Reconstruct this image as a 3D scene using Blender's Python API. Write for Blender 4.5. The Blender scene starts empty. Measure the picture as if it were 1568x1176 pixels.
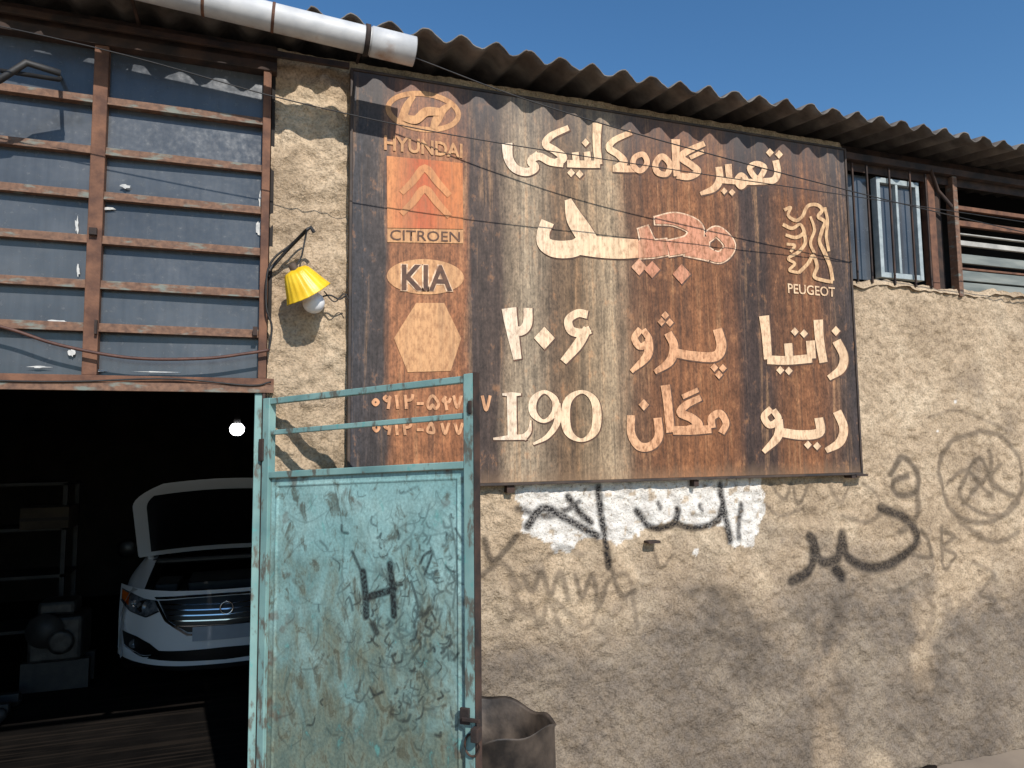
import bpy, math, random
import numpy as np
from mathutils import Vector, Matrix
random.seed(7)
sc=bpy.context.scene
COL=sc.collection
# ------------------------------------------------------------------ helpers
def lin(c):
    o=[]
    for x in c[:3]:
        x/=255.
        o.append(x/12.92 if x<=.04045 else ((x+.055)/1.055)**2.4)
    return (o[0],o[1],o[2],1.)
def empty(name,parent=None):
    e=bpy.data.objects.new(name,None);COL.objects.link(e)
    e.empty_display_size=.2
    if parent:e.parent=parent
    return e
def mobj(name,v,f,mat=None,parent=None,smooth=False):
    me=bpy.data.meshes.new(name)
    me.from_pydata([tuple(map(float,p)) for p in v],[],[tuple(map(int,q)) for q in f]);me.update()
    if mat:me.materials.append(mat)
    if smooth:
        me.polygons.foreach_set("use_smooth",[True]*len(me.polygons))
    o=bpy.data.objects.new(name,me);COL.objects.link(o)
    if parent:o.parent=parent
    return o
def boxes(name,lst,mat,parent=None,bevel=0.0):
    v=[];f=[]
    for (x0,x1,y0,y1,z0,z1) in lst:
        b=len(v)
        v+=[(x0,y0,z0),(x1,y0,z0),(x1,y1,z0),(x0,y1,z0),(x0,y0,z1),(x1,y0,z1),(x1,y1,z1),(x0,y1,z1)]
        f+=[(b,b+3,b+2,b+1),(b+4,b+5,b+6,b+7),(b,b+1,b+5,b+4),(b+1,b+2,b+6,b+5),(b+2,b+3,b+7,b+6),(b+3,b,b+4,b+7)]
    o=mobj(name,v,f,mat,parent)
    if bevel>0:
        m=o.modifiers.new("b",'BEVEL');m.width=bevel;m.segments=2;m.limit_method='ANGLE'
    return o
def catmull(pts,n=8,closed=False):
    pts=[np.array(p,float) for p in pts]
    if len(pts)<3 and not closed:
        return [pts[0]+(pts[-1]-pts[0])*t for t in np.linspace(0,1,n)]
    N=len(pts);out=[]
    rng=range(N) if closed else range(N-1)
    for i in rng:
        if closed:
            a,b,c,d=pts[(i-1)%N],pts[i],pts[(i+1)%N],pts[(i+2)%N]
        else:
            b,c=pts[i],pts[i+1];a=pts[i-1] if i>0 else 2*b-c;d=pts[i+2] if i+2<N else 2*c-b
        for k in range(n):
            t=k/n
            out.append(.5*((2*b)+(-a+c)*t+(2*a-5*b+4*c-d)*t*t+(-a+3*b-3*c+d)*t**3))
    if not closed: out.append(pts[-1])
    return out
def tube(name,pts,r,mat,parent=None,n=10,smoothpath=0,caps=True):
    if smoothpath: pts=catmull(pts,smoothpath)
    pts=[Vector([float(c) for c in p]) for p in pts]
    v=[];f=[]
    rr=r if isinstance(r,(list,tuple)) else [r]*len(pts)
    up=Vector((0,0,1))
    for i,p in enumerate(pts):
        t=(pts[min(i+1,len(pts)-1)]-pts[max(i-1,0)]).normalized()
        ref=up if abs(t.dot(up))<.95 else Vector((0,1,0))
        a=t.cross(ref).normalized();b=a.cross(t).normalized()
        for k in range(n):
            an=2*math.pi*k/n
            q=p+(a*math.cos(an)+b*math.sin(an))*rr[i];v.append(q)
    for i in range(len(pts)-1):
        for k in range(n):
            f.append((i*n+k,i*n+(k+1)%n,(i+1)*n+(k+1)%n,(i+1)*n+k))
    if caps:
        f.append(tuple(range(n)));f.append(tuple(reversed([ (len(pts)-1)*n+k for k in range(n)])))
    return mobj(name,v,f,mat,parent,smooth=True)
def lathe(name,prof,origin,axis,mat,parent=None,n=32,wob=None):
    a=Vector(axis).normalized();ref=Vector((0,0,1)) if abs(a.z)<.9 else Vector((1,0,0))
    e1=a.cross(ref).normalized();e2=a.cross(e1)
    v=[];f=[]
    for j,(r,h) in enumerate(prof):
        for k in range(n):
            an=2*math.pi*k/n
            w=wob(j,an) if wob else (0,0)
            v.append(Vector(origin)+a*(h+w[1])+(e1*math.cos(an)+e2*math.sin(an))*(r+w[0]))
    for j in range(len(prof)-1):
        for k in range(n):
            f.append((j*n+k,j*n+(k+1)%n,(j+1)*n+(k+1)%n,(j+1)*n+k))
    return mobj(name,v,f,mat,parent,smooth=True)
def vnoise(x,z,scale,seed):
    xs=x/scale+1000.;zs=z/scale+1000.
    xi=np.floor(xs).astype(np.int64);zi=np.floor(zs).astype(np.int64)
    fx=xs-xi;fz=zs-zi
    fx=fx*fx*(3-2*fx);fz=fz*fz*(3-2*fz)
    def h(a,b):
        n=(a*374761393+b*668265263+seed*982451653)&0x7fffffff
        n=((n^(n>>13))*1274126177)&0x7fffffff
        n=n^(n>>16)
        return (n&0xffff)/65535.
    return (h(xi,zi)*(1-fx)+h(xi+1,zi)*fx)*(1-fz)+(h(xi,zi+1)*(1-fx)+h(xi+1,zi+1)*fx)*fz
def fbm(x,z,scale,seed,o=4):
    s=0;a=1;t=0
    for i in range(o):
        s=s+a*vnoise(x,z,scale/(2.03**i),seed+i);t+=a;a*=.5
    return s/t
# ---- image pixels unprojected along camera rays to metres, plane at distance k from camera
def px_to_plane(u,v,k=3.5):
    w=1244.28-.33546*u+.08612*v
    return k*(-380.93+.94199*u+.01878*v)/w, 2+k*(690.70-.01125*u-.99611*v)/w
# ------------------------------------------------------------------ node helpers
class NT:
    def __init__(s,name):
        s.m=bpy.data.materials.new(name);s.m.use_nodes=True;s.t=s.m.node_tree
        s.b=s.t.nodes["Principled BSDF"];s.out=s.t.nodes["Material Output"]
        s.g=s.t.nodes.new("ShaderNodeNewGeometry")
    def n(s,t,**kw):
        x=s.t.nodes.new(t)
        for k,v in kw.items():setattr(x,k,v)
        return x
    def l(s,a,b):s.t.links.new(a,b)
    def put(s,sock,val):
        if isinstance(val,bpy.types.NodeSocket): s.l(val,sock)
        else: sock.default_value=val
    def pos(s,scale=(1,1,1)):
        m=s.n("ShaderNodeMapping");m.inputs["Scale"].default_value=scale
        s.l(s.g.outputs["Position"],m.inputs["Vector"]);return m.outputs[0]
    def noise(s,scale,detail=3,st=(1,1,1),rough=.55,dist=0):
        x=s.n("ShaderNodeTexNoise");x.inputs["Scale"].default_value=scale;x.inputs["Detail"].default_value=detail
        x.inputs["Roughness"].default_value=rough;x.inputs["Distortion"].default_value=dist
        s.l(s.pos(st),x.inputs["Vector"]);return x.outputs["Fac"]
    def ramp(s,fac,stops,interp='LINEAR'):
        r=s.n("ShaderNodeValToRGB");cr=r.color_ramp;cr.interpolation=interp
        while len(cr.elements)<len(stops):cr.elements.new(.5)
        for e,(p,c) in zip(cr.elements,stops):
            e.position=p;e.color=c if hasattr(c,"__len__") else (c,c,c,1)
        s.put(r.inputs[0],fac);return r.outputs[0]
    def mix(s,fac,a,b,mode='MIX'):
        m=s.n("ShaderNodeMix",data_type='RGBA',blend_type=mode)
        s.put(m.inputs[0],fac);s.put(m.inputs[6],a);s.put(m.inputs[7],b);return m.outputs[2]
    def math(s,op,a,b=0.,c=0.,clamp=False):
        m=s.n("ShaderNodeMath",operation=op);m.use_clamp=clamp
        s.put(m.inputs[0],a);s.put(m.inputs[1],b)
        if op in('MULTIPLY_ADD',):s.put(m.inputs[2],c)
        return m.outputs[0]
    def sep(s):
        x=s.n("ShaderNodeSeparateXYZ");s.l(s.g.outputs["Position"],x.inputs[0]);return x.outputs
    def attr(s,name):
        a=s.n("ShaderNodeAttribute");a.attribute_name=name;return a.outputs["Fac"]
    def bump(s,h,strength=.5,dist=.01,normal=None):
        b=s.n("ShaderNodeBump");b.inputs["Strength"].default_value=strength;b.inputs["Distance"].default_value=dist
        s.put(b.inputs["Height"],h)
        if normal:s.l(normal,b.inputs["Normal"])
        return b.outputs[0]
    def done(s,col=None,rough=.8,normal=None,metal=0,spec=None):
        if col is not None:s.put(s.b.inputs["Base Color"],col)
        s.put(s.b.inputs["Roughness"],rough);s.put(s.b.inputs["Metallic"],metal)
        if spec is not None:s.put(s.b.inputs["Specular IOR Level"],spec)
        if normal:s.l(normal,s.b.inputs["Normal"])
        return s.m
def simple(name,c1,c2=None,scale=8,rough=.7,metal=0,bump=.2,bd=.003,st=(1,1,1),lo=.35,hi=.65,spec=None):
    t=NT(name);c2=c2 or c1
    n=t.noise(scale,4,st)
    col=t.ramp(n,[(lo,lin(c1)),(hi,lin(c2))])
    nb=t.bump(t.noise(scale*6,2,st),bump,bd) if bump>0 else None
    return t.done(col,rough,nb,metal,spec)
# ------------------------------------------------------------------ materials
def wall_mat():
    t=NT("rough_stucco")
    n1=t.noise(2.4,5,rough=.6);n2=t.noise(17,4,rough=.6);n3=t.noise(85,3,rough=.6)
    tan=t.ramp(n1,[(.3,lin((162,141,116))),(.5,lin((190,167,139))),(.7,lin((211,189,160)))])
    gry=t.ramp(n1,[(.3,lin((106,96,86))),(.5,lin((128,116,103))),(.7,lin((152,138,120)))])
    g=t.math('ADD',t.attr("grey"),t.math('MULTIPLY_ADD',n2,1.1,-.55))
    g=t.math('MULTIPLY',g,t.ramp(t.attr("grey"),[(0.,.25),(.3,1.)]),clamp=True)
    c=t.mix(g,tan,gry)
    c=t.mix(1.,c,t.ramp(n2,[(.32,.76),(.5,.98),(.68,1.12)]),'MULTIPLY')
    c=t.mix(1.,c,t.ramp(n3,[(.34,.64),(.5,.98),(.66,1.12)]),'MULTIPLY')  # fine mottling; its dark specks paint small shadows into the stucco pits
    wf=t.math('MULTIPLY',t.attr("white"),t.ramp(n3,[(.32,.1),(.42,1.)]))
    c=t.mix(wf,c,t.ramp(n2,[(.3,lin((204,196,186))),(.6,lin((238,232,222)))]))
    pf=t.math('MULTIPLY',t.attr("paint"),t.ramp(n3,[(.34,.6),(.55,1.)]),clamp=True)
    c=t.mix(pf,c,lin((40,37,37)))
    b=t.bump(t.noise(62,4,rough=.65),.8,.018)
    b=t.bump(t.noise(230,2),.5,.004,b)
    return t.done(c,.95,b,spec=.15)
M_wall=wall_mat()
SX0,SX1=.42,3.48;SZ0,SZ1=1.822,3.85
def stain(t,stops,wobble=.24):
    px=t.sep()[0]
    wob=t.math('MULTIPLY_ADD',t.noise(2.6,5,(2.6,1,.30),.62),wobble,-wobble/2)
    x=t.math('ADD',px,wob)
    x=t.math('MULTIPLY_ADD',x,1/(SX1-SX0),-SX0/(SX1-SX0))
    st=[]
    for u,c in stops:
        X=px_to_plane(u,480,3.44)[0];st.append(((X-SX0)/(SX1-SX0),lin(c)))
    return t.ramp(x,st)
BG=[(545,(62,60,63)),(588,(76,66,62)),(606,(164,108,72)),(700,(150,96,62)),(722,(72,59,54)),(762,(84,68,58)),(788,(158,136,110)),(812,(170,150,124)),(850,(112,90,70)),(880,(124,98,72)),(905,(152,128,100)),(940,(174,150,120)),(968,(112,80,58)),(1000,(116,76,50)),(1060,(142,92,58)),(1110,(130,84,54)),(1140,(72,56,50)),(1175,(74,56,48)),(1200,(122,80,52)),(1250,(132,86,56)),(1278,(86,68,58)),(1312,(68,59,57))]
def sign_bg():
    t=NT("stained_board_shaded_top")
    c=stain(t,BG)
    s1=t.noise(1,5,(24,1,1.0),.66,.5);s2=t.noise(1,4,(110,1,5),.6);s3=t.noise(95,3,(1,1,.55),.7)
    s4=t.noise(20,4,(1,1,.6),.7)
    big=t.noise(1.,3,(1.2,1,1.6))
    c=t.mix(t.ramp(s1,[(.47,.0),(.68,.62)]),c,lin((54,45,40)))
    c=t.mix(t.ramp(s1,[(.30,.5),(.45,0.)]),c,lin((182,140,100)))
    c=t.mix(1.,c,t.ramp(s2,[(.3,.72),(.7,1.17)]),'MULTIPLY')
    c=t.mix(1.,c,t.ramp(s3,[(.32,.60),(.5,1.),(.68,1.30)]),'MULTIPLY')
    c=t.mix(1.,c,t.ramp(s4,[(.32,.70),(.5,1.),(.68,1.24)]),'MULTIPLY')
    c=t.mix(1.,c,t.ramp(big,[(.3,.8),(.7,1.12)]),'MULTIPLY')
    c=t.mix(t.ramp(s4,[(.58,0.),(.72,.4)]),c,lin((182,128,84)))
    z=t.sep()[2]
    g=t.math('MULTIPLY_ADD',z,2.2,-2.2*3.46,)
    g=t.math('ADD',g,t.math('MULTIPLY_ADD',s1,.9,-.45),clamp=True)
    c=t.mix(t.math('MULTIPLY',g,.6),c,lin((96,92,92)))  # greys the board towards its top: roof shade put into the colour
    g2=t.math('MULTIPLY_ADD',z,-9.,9*1.90)
    g2=t.math('ADD',g2,t.math('MULTIPLY_ADD',s1,1.4,-.7),clamp=True)
    c=t.mix(t.math('MULTIPLY',g2,.5),c,lin((150,120,92)))
    nb=t.bump(s3,.2,.002)
    return t.done(c,.6,nb,spec=.3)
M_sign=sign_bg()
def paintmat(name,stops,wear=.5,lo=.5,hi=.72):
    t=NT(name);c=stain(t,stops)
    s1=t.noise(1,5,(24,1,1.0),.66,.5);s2=t.noise(1,4,(110,1,5),.6);s3=t.noise(48,4,(1,1,.5),.65)
    c=t.mix(1.,c,t.ramp(s2,[(.3,.82),(.7,1.08)]),'MULTIPLY')
    f=t.math('MULTIPLY',t.ramp(s3,[(lo,0.),(hi,1.)]),wear)
    c=t.mix(f,c,lin((134,88,60)))
    c=t.mix(t.ramp(s1,[(.48,0.),(.70,.5)]),c,lin((142,112,86)))
    return t.done(c,.66,spec=.25)
M_let=paintmat("letter_paint",[(545,(225,170,120)),(700,(226,170,120)),(770,(240,220,194)),(840,(243,212,176)),(950,(238,206,166)),(975,(228,180,140)),(1100,(230,188,148)),(1200,(236,202,164)),(1310,(230,194,156))],.6,.47,.7)
M_red=paintmat("faded_red_paint",[(545,(214,150,112)),(970,(226,176,140)),(1000,(208,142,112)),(1130,(214,152,120)),(1310,(214,156,122))],.8,.44,.64)
M_lr=paintmat("peach_letter_paint",[(545,(220,160,116)),(970,(228,178,136)),(1000,(222,166,124)),(1130,(224,170,128)),(1310,(220,170,130))],.8,.45,.66)
M_edge=paintmat("letter_edge_paint",[(545,(240,205,170)),(1310,(240,205,172))],.8,.44,.64)
M_pea=paintmat("logo_paint",[(545,(204,150,104)),(640,(216,164,116)),(720,(205,155,110)),(1310,(222,184,140))],.7,.43,.7)
M_cit=paintmat("logo_red_orange",[(545,(200,124,80)),(600,(214,144,94)),(640,(196,102,68)),(700,(204,128,80)),(1310,(200,124,78))],.6,.45,.7)
M_chv=paintmat("chevron_paint",[(545,(208,142,94)),(1310,(210,142,94))],.6)
M_dkl=simple("letter_shadow_paint",(70,48,38),(102,70,50),30,.7)
M_rust=simple("rusty_steel",(84,56,43),(122,84,62),14,.8,0,.4)
M_rustd=simple("dark_rusty_steel",(38,32,30),(74,54,44),10,.85,0,.4)
M_dark=simple("dark_steel",(26,26,28),(46,44,42),12,.6)
M_board_edge=simple("board_edge",(46,40,38),(78,62,50),10,.7)
def roofmat():
    t=NT("fibre_cement");n=t.noise(9,5);n2=t.noise(3,4)
    c=t.ramp(n,[(.3,lin((84,80,77))),(.7,lin((132,125,117)))])
    c=t.mix(t.ramp(n2,[(.45,0.),(.65,.6)]),c,lin((74,62,53)))
    return t.done(c,.92,t.bump(t.noise(60,3),.5,.004))
M_asb=roofmat()
M_pvc=(lambda t:(t.done(t.mix(t.ramp(t.noise(5,5,(1,1,1)),[(.60,0.),(.72,.75)]),t.ramp(t.noise(9,4),[(.3,lin((172,173,174))),(.7,lin((205,204,202)))]),lin((150,104,60))),.5)))(NT("gutter_pvc"))
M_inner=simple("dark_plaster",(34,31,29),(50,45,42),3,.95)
def floormat():
    t=NT("oily_floor_sun_streaks")
    n=t.noise(2.5,5);sun_streak=t.noise(1,3,(.8,26,1),.5)
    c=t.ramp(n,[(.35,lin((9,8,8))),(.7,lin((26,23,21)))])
    c=t.mix(t.ramp(sun_streak,[(.50,0.),(.60,.55)]),c,lin((44,38,33)))  # pale bands put faint streaks of sunlight into the oily floor's colour
    return t.done(c,.85,t.bump(n,.3,.004),0,.08)
M_floor=floormat()
M_ground=simple("dusty_ground",(126,113,99),(150,135,117),1.2,.95,0,.5,.01)
def tealmat():
    t=NT("peeling_teal_paint");n=t.noise(20,5,(1,1,.4),.65);n2=t.noise(4,4)
    c=t.ramp(n2,[(.3,lin((94,130,129))),(.7,lin((136,170,164)))])
    c=t.mix(t.ramp(n,[(.53,0.),(.62,.85)]),c,lin((88,76,64)))
    c=t.mix(t.ramp(n,[(.30,.7),(.38,0.)]),c,lin((72,156,152)))
    return t.done(c,.6,t.bump(n,.4,.003))
M_teal=tealmat()
def railmat():
    t=NT("rusty_window_paint");n=t.noise(9,5,(1,1,3))
    c=t.ramp(t.noise(40,4),[(.3,lin((88,64,51))),(.7,lin((132,98,76)))])
    c=t.mix(t.ramp(n,[(.55,0.),(.66,.8)]),c,lin((118,128,120)))
    return t.done(c,.75,t.bump(t.noise(60,4),.5,.003))
M_railp=railmat()
def glassmat():
    t=NT("dusty_glass")
    n=t.noise(1.6,5,(1,1,1.4),.55);n2=t.noise(40,4);n3=t.noise(1,4,(40,1,4))
    c=t.ramp(n,[(.3,lin((62,66,72))),(.55,lin((80,84,89))),(.75,lin((102,104,107)))])
    c=t.mix(t.ramp(n2,[(.66,0.),(.78,.3)]),c,lin((140,142,142)))
    c=t.mix(1.,c,t.ramp(n3,[(.3,.88),(.7,1.08)]),'MULTIPLY')
    return t.done(c,t.ramp(n2,[(.3,.12),(.7,.3)]),None,0,.5)
M_glass=glassmat()
M_paper=simple("torn_paper",(170,170,168),(212,210,204),40,.9)
M_yel=simple("yellow_enamel",(222,176,22),(240,200,50),14,.4)
M_bulb=simple("opal_bulb",(225,225,225),(235,235,235),4,.3)
M_wire=simple("cable_rubber",(24,22,22),(40,36,34),30,.6)
M_cablebr=simple("brown_cable",(70,42,34),(92,60,48),30,.6)
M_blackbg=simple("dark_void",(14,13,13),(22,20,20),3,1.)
def doormat():
    t=NT("weathered_turquoise_door")
    n1=t.noise(3.,5,rough=.6,dist=.3);n2=t.noise(16,5,(1,1,.55),.66,.6);n3=t.noise(90,3);z=t.sep()[2]
    n4=t.noise(7,5,(1,1,.5),.65,.5)
    c=t.ramp(n1,[(.3,lin((118,158,156))),(.5,lin((138,176,174))),(.7,lin((160,194,190)))])
    g=t.math('MULTIPLY_ADD',z,-1.25,2.10)
    g=t.math('ADD',g,t.math('MULTIPLY_ADD',n4,3.0,-1.5),clamp=True)
    low=t.ramp(n2,[(.32,lin((74,88,80))),(.5,lin((104,112,96))),(.68,lin((136,136,112)))])
    c=t.mix(t.math('MULTIPLY',g,.86),c,low)
    c=t.mix(t.ramp(n2,[(.54,0.),(.64,.75)]),c,lin((82,82,68)))
    c=t.mix(t.ramp(n2,[(.30,.6),(.38,0.)]),c,lin((104,172,166)))
    c=t.mix(1.,c,t.ramp(n3,[(.32,.78),(.68,1.12)]),'MULTIPLY')
    c=t.mix(t.math('MULTIPLY',t.attr("paint"),t.ramp(n3,[(.3,.6),(.55,1.)])),c,lin((30,36,38)))
    c=t.mix(t.attr("rust"),c,lin((92,66,50)))
    return t.done(c,.5,t.bump(n2,.3,.004),0,.4)
M_door=doormat()
# ------------------------------------------------------------------ painted strokes -> vertex attribute
def stroke_field(X,Z,strokes,mapf,boost=1.):
    out=np.zeros_like(X)
    for st in strokes:
        pts=st[0];w=st[1];a=min(1,st[2]*boost)
        P=catmull([mapf(*p) for p in pts],5)
        soft=st[3] if len(st)>3 else .4
        xs=[p[0] for p in P];zs=[p[1] for p in P]
        m=(X>min(xs)-w*2)&(X<max(xs)+w*2)&(Z>min(zs)-w*2)&(Z<max(zs)+w*2)
        if not m.any():continue
        x=X[m];z=Z[m];d=np.full(x.shape,9.)
        for p,q in zip(P[:-1],P[1:]):
            vx,vz=q[0]-p[0],q[1]-p[1];L=vx*vx+vz*vz+1e-9
            t=np.clip(((x-p[0])*vx+(z-p[1])*vz)/L,0,1)
            d=np.minimum(d,np.hypot(x-p[0]-t*vx,z-p[1]-t*vz))
        val=a*np.clip((w*(1+soft)*.5-d)/(w*soft),0,1)
        out[m]=np.maximum(out[m],val)
    return out
def inpoly(X,Z,poly):
    c=np.zeros(X.shape,bool);n=len(poly);j=n-1
    for i in range(n):
        xi,zi=poly[i];xj,zj=poly[j]
        k=((zi>Z)!=(zj>Z))&(X<(xj-xi)*(Z-zi)/(zj-zi+1e-12)+xi)
        c^=k;j=i
    return c
def add_attr(me,name,arr):
    a=me.attributes.new(name,'FLOAT','POINT');a.data.foreach_set("value",np.asarray(arr,np.float32).ravel())
def grid_mesh(name,P3,nx,nz,mat,parent,attrs={}):
    idx=np.arange(nx*nz).reshape(nz,nx)
    a=idx[:-1,:-1].ravel();b=idx[:-1,1:].ravel();c=idx[1:,1:].ravel();d=idx[1:,:-1].ravel()
    fc=np.stack([a,b,c,d],1)
    me=bpy.data.meshes.new(name)
    me.vertices.add(nx*nz);me.vertices.foreach_set("co",P3.astype(np.float32).ravel())
    me.loops.add(fc.size);me.loops.foreach_set("vertex_index",fc.ravel().astype(np.int32))
    me.polygons.add(len(fc));me.polygons.foreach_set("loop_start",np.arange(0,fc.size,4,dtype=np.int32))
    me.polygons.foreach_set("loop_total",np.full(len(fc),4,np.int32))
    me.update(calc_edges=True);me.validate()
    me.polygons.foreach_set("use_smooth",np.ones(len(fc),bool))
    for k,v in attrs.items():add_attr(me,k,v)
    me.materials.append(mat)
    o=bpy.data.objects.new(name,me);COL.objects.link(o);o.parent=parent
    return o
# graffiti strokes in image pixels, unprojected onto the wall plane
G=[([(806,806),(830,778),(866,794),(912,820)],.045,1),([(868,760),(888,785),(904,800)],.038,1),([(792,778),(830,790),(862,784),(886,768)],.035,.75),
([(915,746),(920,790),(932,868)],.042,1),([(974,782),(998,808),(1030,802),(1038,780)],.04,1),([(1036,802),(1062,808),(1098,798),(1106,770)],.038,1),
([(1102,742),(1112,800),(1118,828)],.044,1),([(1134,772),(1130,824)],.032,.8),([(1006,770),(1010,778)],.03,.8),([(1070,774),(1074,781)],.03,.8),
([(742,826),(752,858),(775,842),(790,820)],.035,.7),([(738,880),(770,862),(796,900)],.03,.5),
([(800,880),(815,905),(830,875),(842,912),(858,876),(868,915)],.03,.5),([(880,880),(890,915),(906,880),(916,930),(930,890)],.03,.55),([(850,920),(900,960),(925,900),(960,880),(975,960)],.03,.4),([(780,870),(795,930),(830,950)],.04,.35),([(812,925),(826,960),(840,922),(858,962)],.025,.4),
([(935,868),(950,910),(972,905)],.03,.6),([(1000,840),(1012,870),(1030,850)],.02,.45),([(840,850),(862,838),(890,850)],.03,.4),
([(1214,890),(1238,874),(1247,850),(1240,820)],.06,.85),([(1244,824),(1260,860),(1284,852),(1290,818),(1300,854),(1340,870),(1384,852),(1404,824),(1388,795),(1350,778)],.065,.85),
([(1280,872),(1290,884)],.07,.9),([(1362,726),(1380,700),(1404,722),(1402,752),(1376,758),(1366,738),(1390,728)],.042,.68),([(1402,740),(1404,790),(1380,815)],.042,.5),
([(1500,660),(1452,680),(1438,730),(1460,785),(1510,800),(1556,770),(1562,710),(1535,670),(1500,660)],.035,.52),([(1450,740),(1480,720),(1520,760),(1500,700),(1470,760),(1530,790),(1568,740)],.033,.5),([(1515,690),(1520,740),(1550,760)],.035,.5),([(1474,772),(1500,742),(1530,712)],.035,.45),
([(1400,850),(1410,812),(1425,850),(1405,852)],.03,.55),([(1440,808),(1445,870),(1462,850),(1442,838),(1460,822),(1440,812)],.03,.5),([(1470,800),(1520,830),(1560,815)],.035,.45),
([(1180,740),(1200,765),(1212,742),(1222,772),(1236,745)],.024,.5),([(1170,772),(1196,790),(1230,778)],.022,.4),([(1320,740),(1345,760),(1350,790)],.025,.4),([(1290,790),(1330,800),(1352,782)],.03,.4),
([(1270,745),(1285,770),(1300,748)],.03,.4),([(1120,940),(1180,960),(1240,935)],.06,.22),([(1070,900),(1120,930),(1080,960),(1130,980)],.05,.3),([(1420,640),(1460,628),(1500,640),(1540,660)],.02,.35),([(1416,900),(1430,940),(1410,980)],.05,.3),([(1060,910),(1100,900),(1130,915),(1150,960)],.05,.3),
([(1490,860),(1520,880),(1500,910),(1540,920)],.03,.35),([(1340,895),(1370,905),(1400,890)],.03,.3),([(760,930),(775,960),(790,925)],.03,.3)]
patch=[px_to_plane(*p) for p in [(790,725),(1166,722),(1168,800),(1156,834),(1120,832),(1112,806),(1000,800),(962,826),(900,828),(850,850),(838,830),(796,812)]]
def wall_patch(name,x0,x1,z0,z1,step,parent,topjag=0):
    nx=int((x1-x0)/step)+1;nz=int((z1-z0)/step)+1
    X,Z=np.meshgrid(np.linspace(x0,x1,nx),np.linspace(z0,z1,nz))
    d=(fbm(X,Z,.075,3,3)-.5)*.030+(vnoise(X,Z,.028,9)-.5)*.014+(fbm(X,Z,.7,21,2)-.5)*.03
    pil=np.clip((.52-X)/.06,0,1)
    d+=pil*((fbm(X,Z*.8,.11,31,3)-.5)*.06)
    Zg=Z.copy()
    if topjag:
        k=np.clip((Z-(z1-.25))/.25,0,1);Zg=Z+k*((fbm(X,X*0,.18,77,3)-.5)*topjag)
    w=inpoly(X+(fbm(X,Z,.05,51,3)-.5)*.07,Z+(fbm(X,Z,.06,52,3)-.5)*.09,patch).astype(float)
    w=np.clip(w-(vnoise(X,Z,.03,61)>.84)*.8,0,1)
    for (a,b,r) in ((1463,615,.014),(1065,845,.02),(1435,660,.01),(1590,690,.012)):
        q=px_to_plane(a,b);w=np.maximum(w,(np.hypot(X-q[0],Z-q[1])<r).astype(float))
    bound=1.16+(fbm(X,Z,.55,41,5)-.5)*1.0+.08*np.sin(X*1.3)
    g=np.clip((bound-Z)/.55+.5,0,1)
    g=np.clip(g-.6*np.clip((fbm(X,Z*.6,.4,71,4)-.57)*7,0,1)+.35*np.clip((fbm(X,Z,.35,72,4)-.60)*6,0,1),0,.92)
    g*=(1-.7*pil)
    pt=stroke_field(X,Z,G,px_to_plane,1.1)
    pt=np.maximum(pt,.22*np.clip((fbm(X,Z,.25,91,4)-.60)*7,0,1)*np.clip((1.7-Z)/.3,0,1))
    P3=np.stack([X,-np.clip(d,-.055,.055),Zg],-1)
    return grid_mesh(name,P3,nx,nz,M_wall,parent,{"grey":g,"white":w,"paint":pt})
# ------------------------------------------------------------------ building
bld=empty("garage_building")
JX=.045
wall_patch("pillar_and_front_wall",JX,3.52,0,3.93,.0105,bld)
wall_patch("front_wall_right",3.52,5.9,0,3.03,.0105,bld,topjag=.07)
wall_patch("front_wall_far",5.9,14,0,3.03,.06,bld,topjag=.05)
wall_patch("front_wall_left",-7,-3.0,0,3.9,.06,bld)
boxes("wall_core",[(JX+.004,3.5,.065,.28,0,3.9),(3.5,14,.065,.28,0,2.985)],M_wall,bld)
boxes("wall_core_left",[(-7,-3.004,.065,.28,0,3.9)],M_wall,bld)
nx=240;X=np.linspace(3.52,14,nx*3);vv=[];ff=[]
for i,x in enumerate(X):
    n=float(fbm(np.array([x]),np.array([0.]),.18,77,3)[0]-.5)*.07
    m2=float(fbm(np.array([x]),np.array([3.]),.05,78,3)[0]-.5)*.03
    vv+=[(x,-.016+m2*.4,3.0+n),(x,.0,3.035+n+m2),(x,.27,3.05+n*.3),(x,.28,2.9)]
for i in range(len(X)-1):
    for k in range(3):
        a=i*4+k;ff.append((a,a+4,a+5,a+1))
mobj("wall_top_mortar",vv,ff,M_wall,bld,True)
def roofz(y):return (y+.27)*.14
vv=[];ff=[];pitch=.177
xs=np.arange(-8,14.5,pitch/12)
ys=[0,.05,.6,2,4.3,8.6]
cols=len(ys)*2
for i,x in enumerate(xs):
    sh=int((x+8.3)//1.062);rr=random.Random(sh)
    oy=rr.uniform(-.018,.018);oz=rr.uniform(-.008,.010);tl=rr.uniform(-.012,.012)
    fx=((x+8.3)%1.062)/1.062
    z=3.966+.0265*math.cos(2*math.pi*(x-.03)/pitch)+oz+tl*(fx-.5)+.006*math.sin(x*2.3)
    jag=.004*math.sin(x*61)+.003*math.sin(x*23.7)+.003*math.sin(x*131)
    for y in ys:
        vv.append((x,-.27+oy+y+(jag if y==0 else 0),z+y*.14))
    for y in reversed(ys):
        vv.append((x,-.27+oy+y+(jag if y==0 else 0),z+y*.14-.0065))
for i in range(len(xs)-1):
    for k in range(cols):
        a=i*cols+k;b=i*cols+(k+1)%cols;ff.append((a,b,b+cols,a+cols))
mobj("corrugated_roof",vv,ff,M_asb,bld,True)
boxes("interior_walls",[(-6.9,-6.7,.3,8,0,5.1),(4.0,4.2,.3,8,0,4.2),(-7,14,8,8.2,0,5.1),(13.8,14,.3,8,0,5.1)],M_inner,bld)
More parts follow.
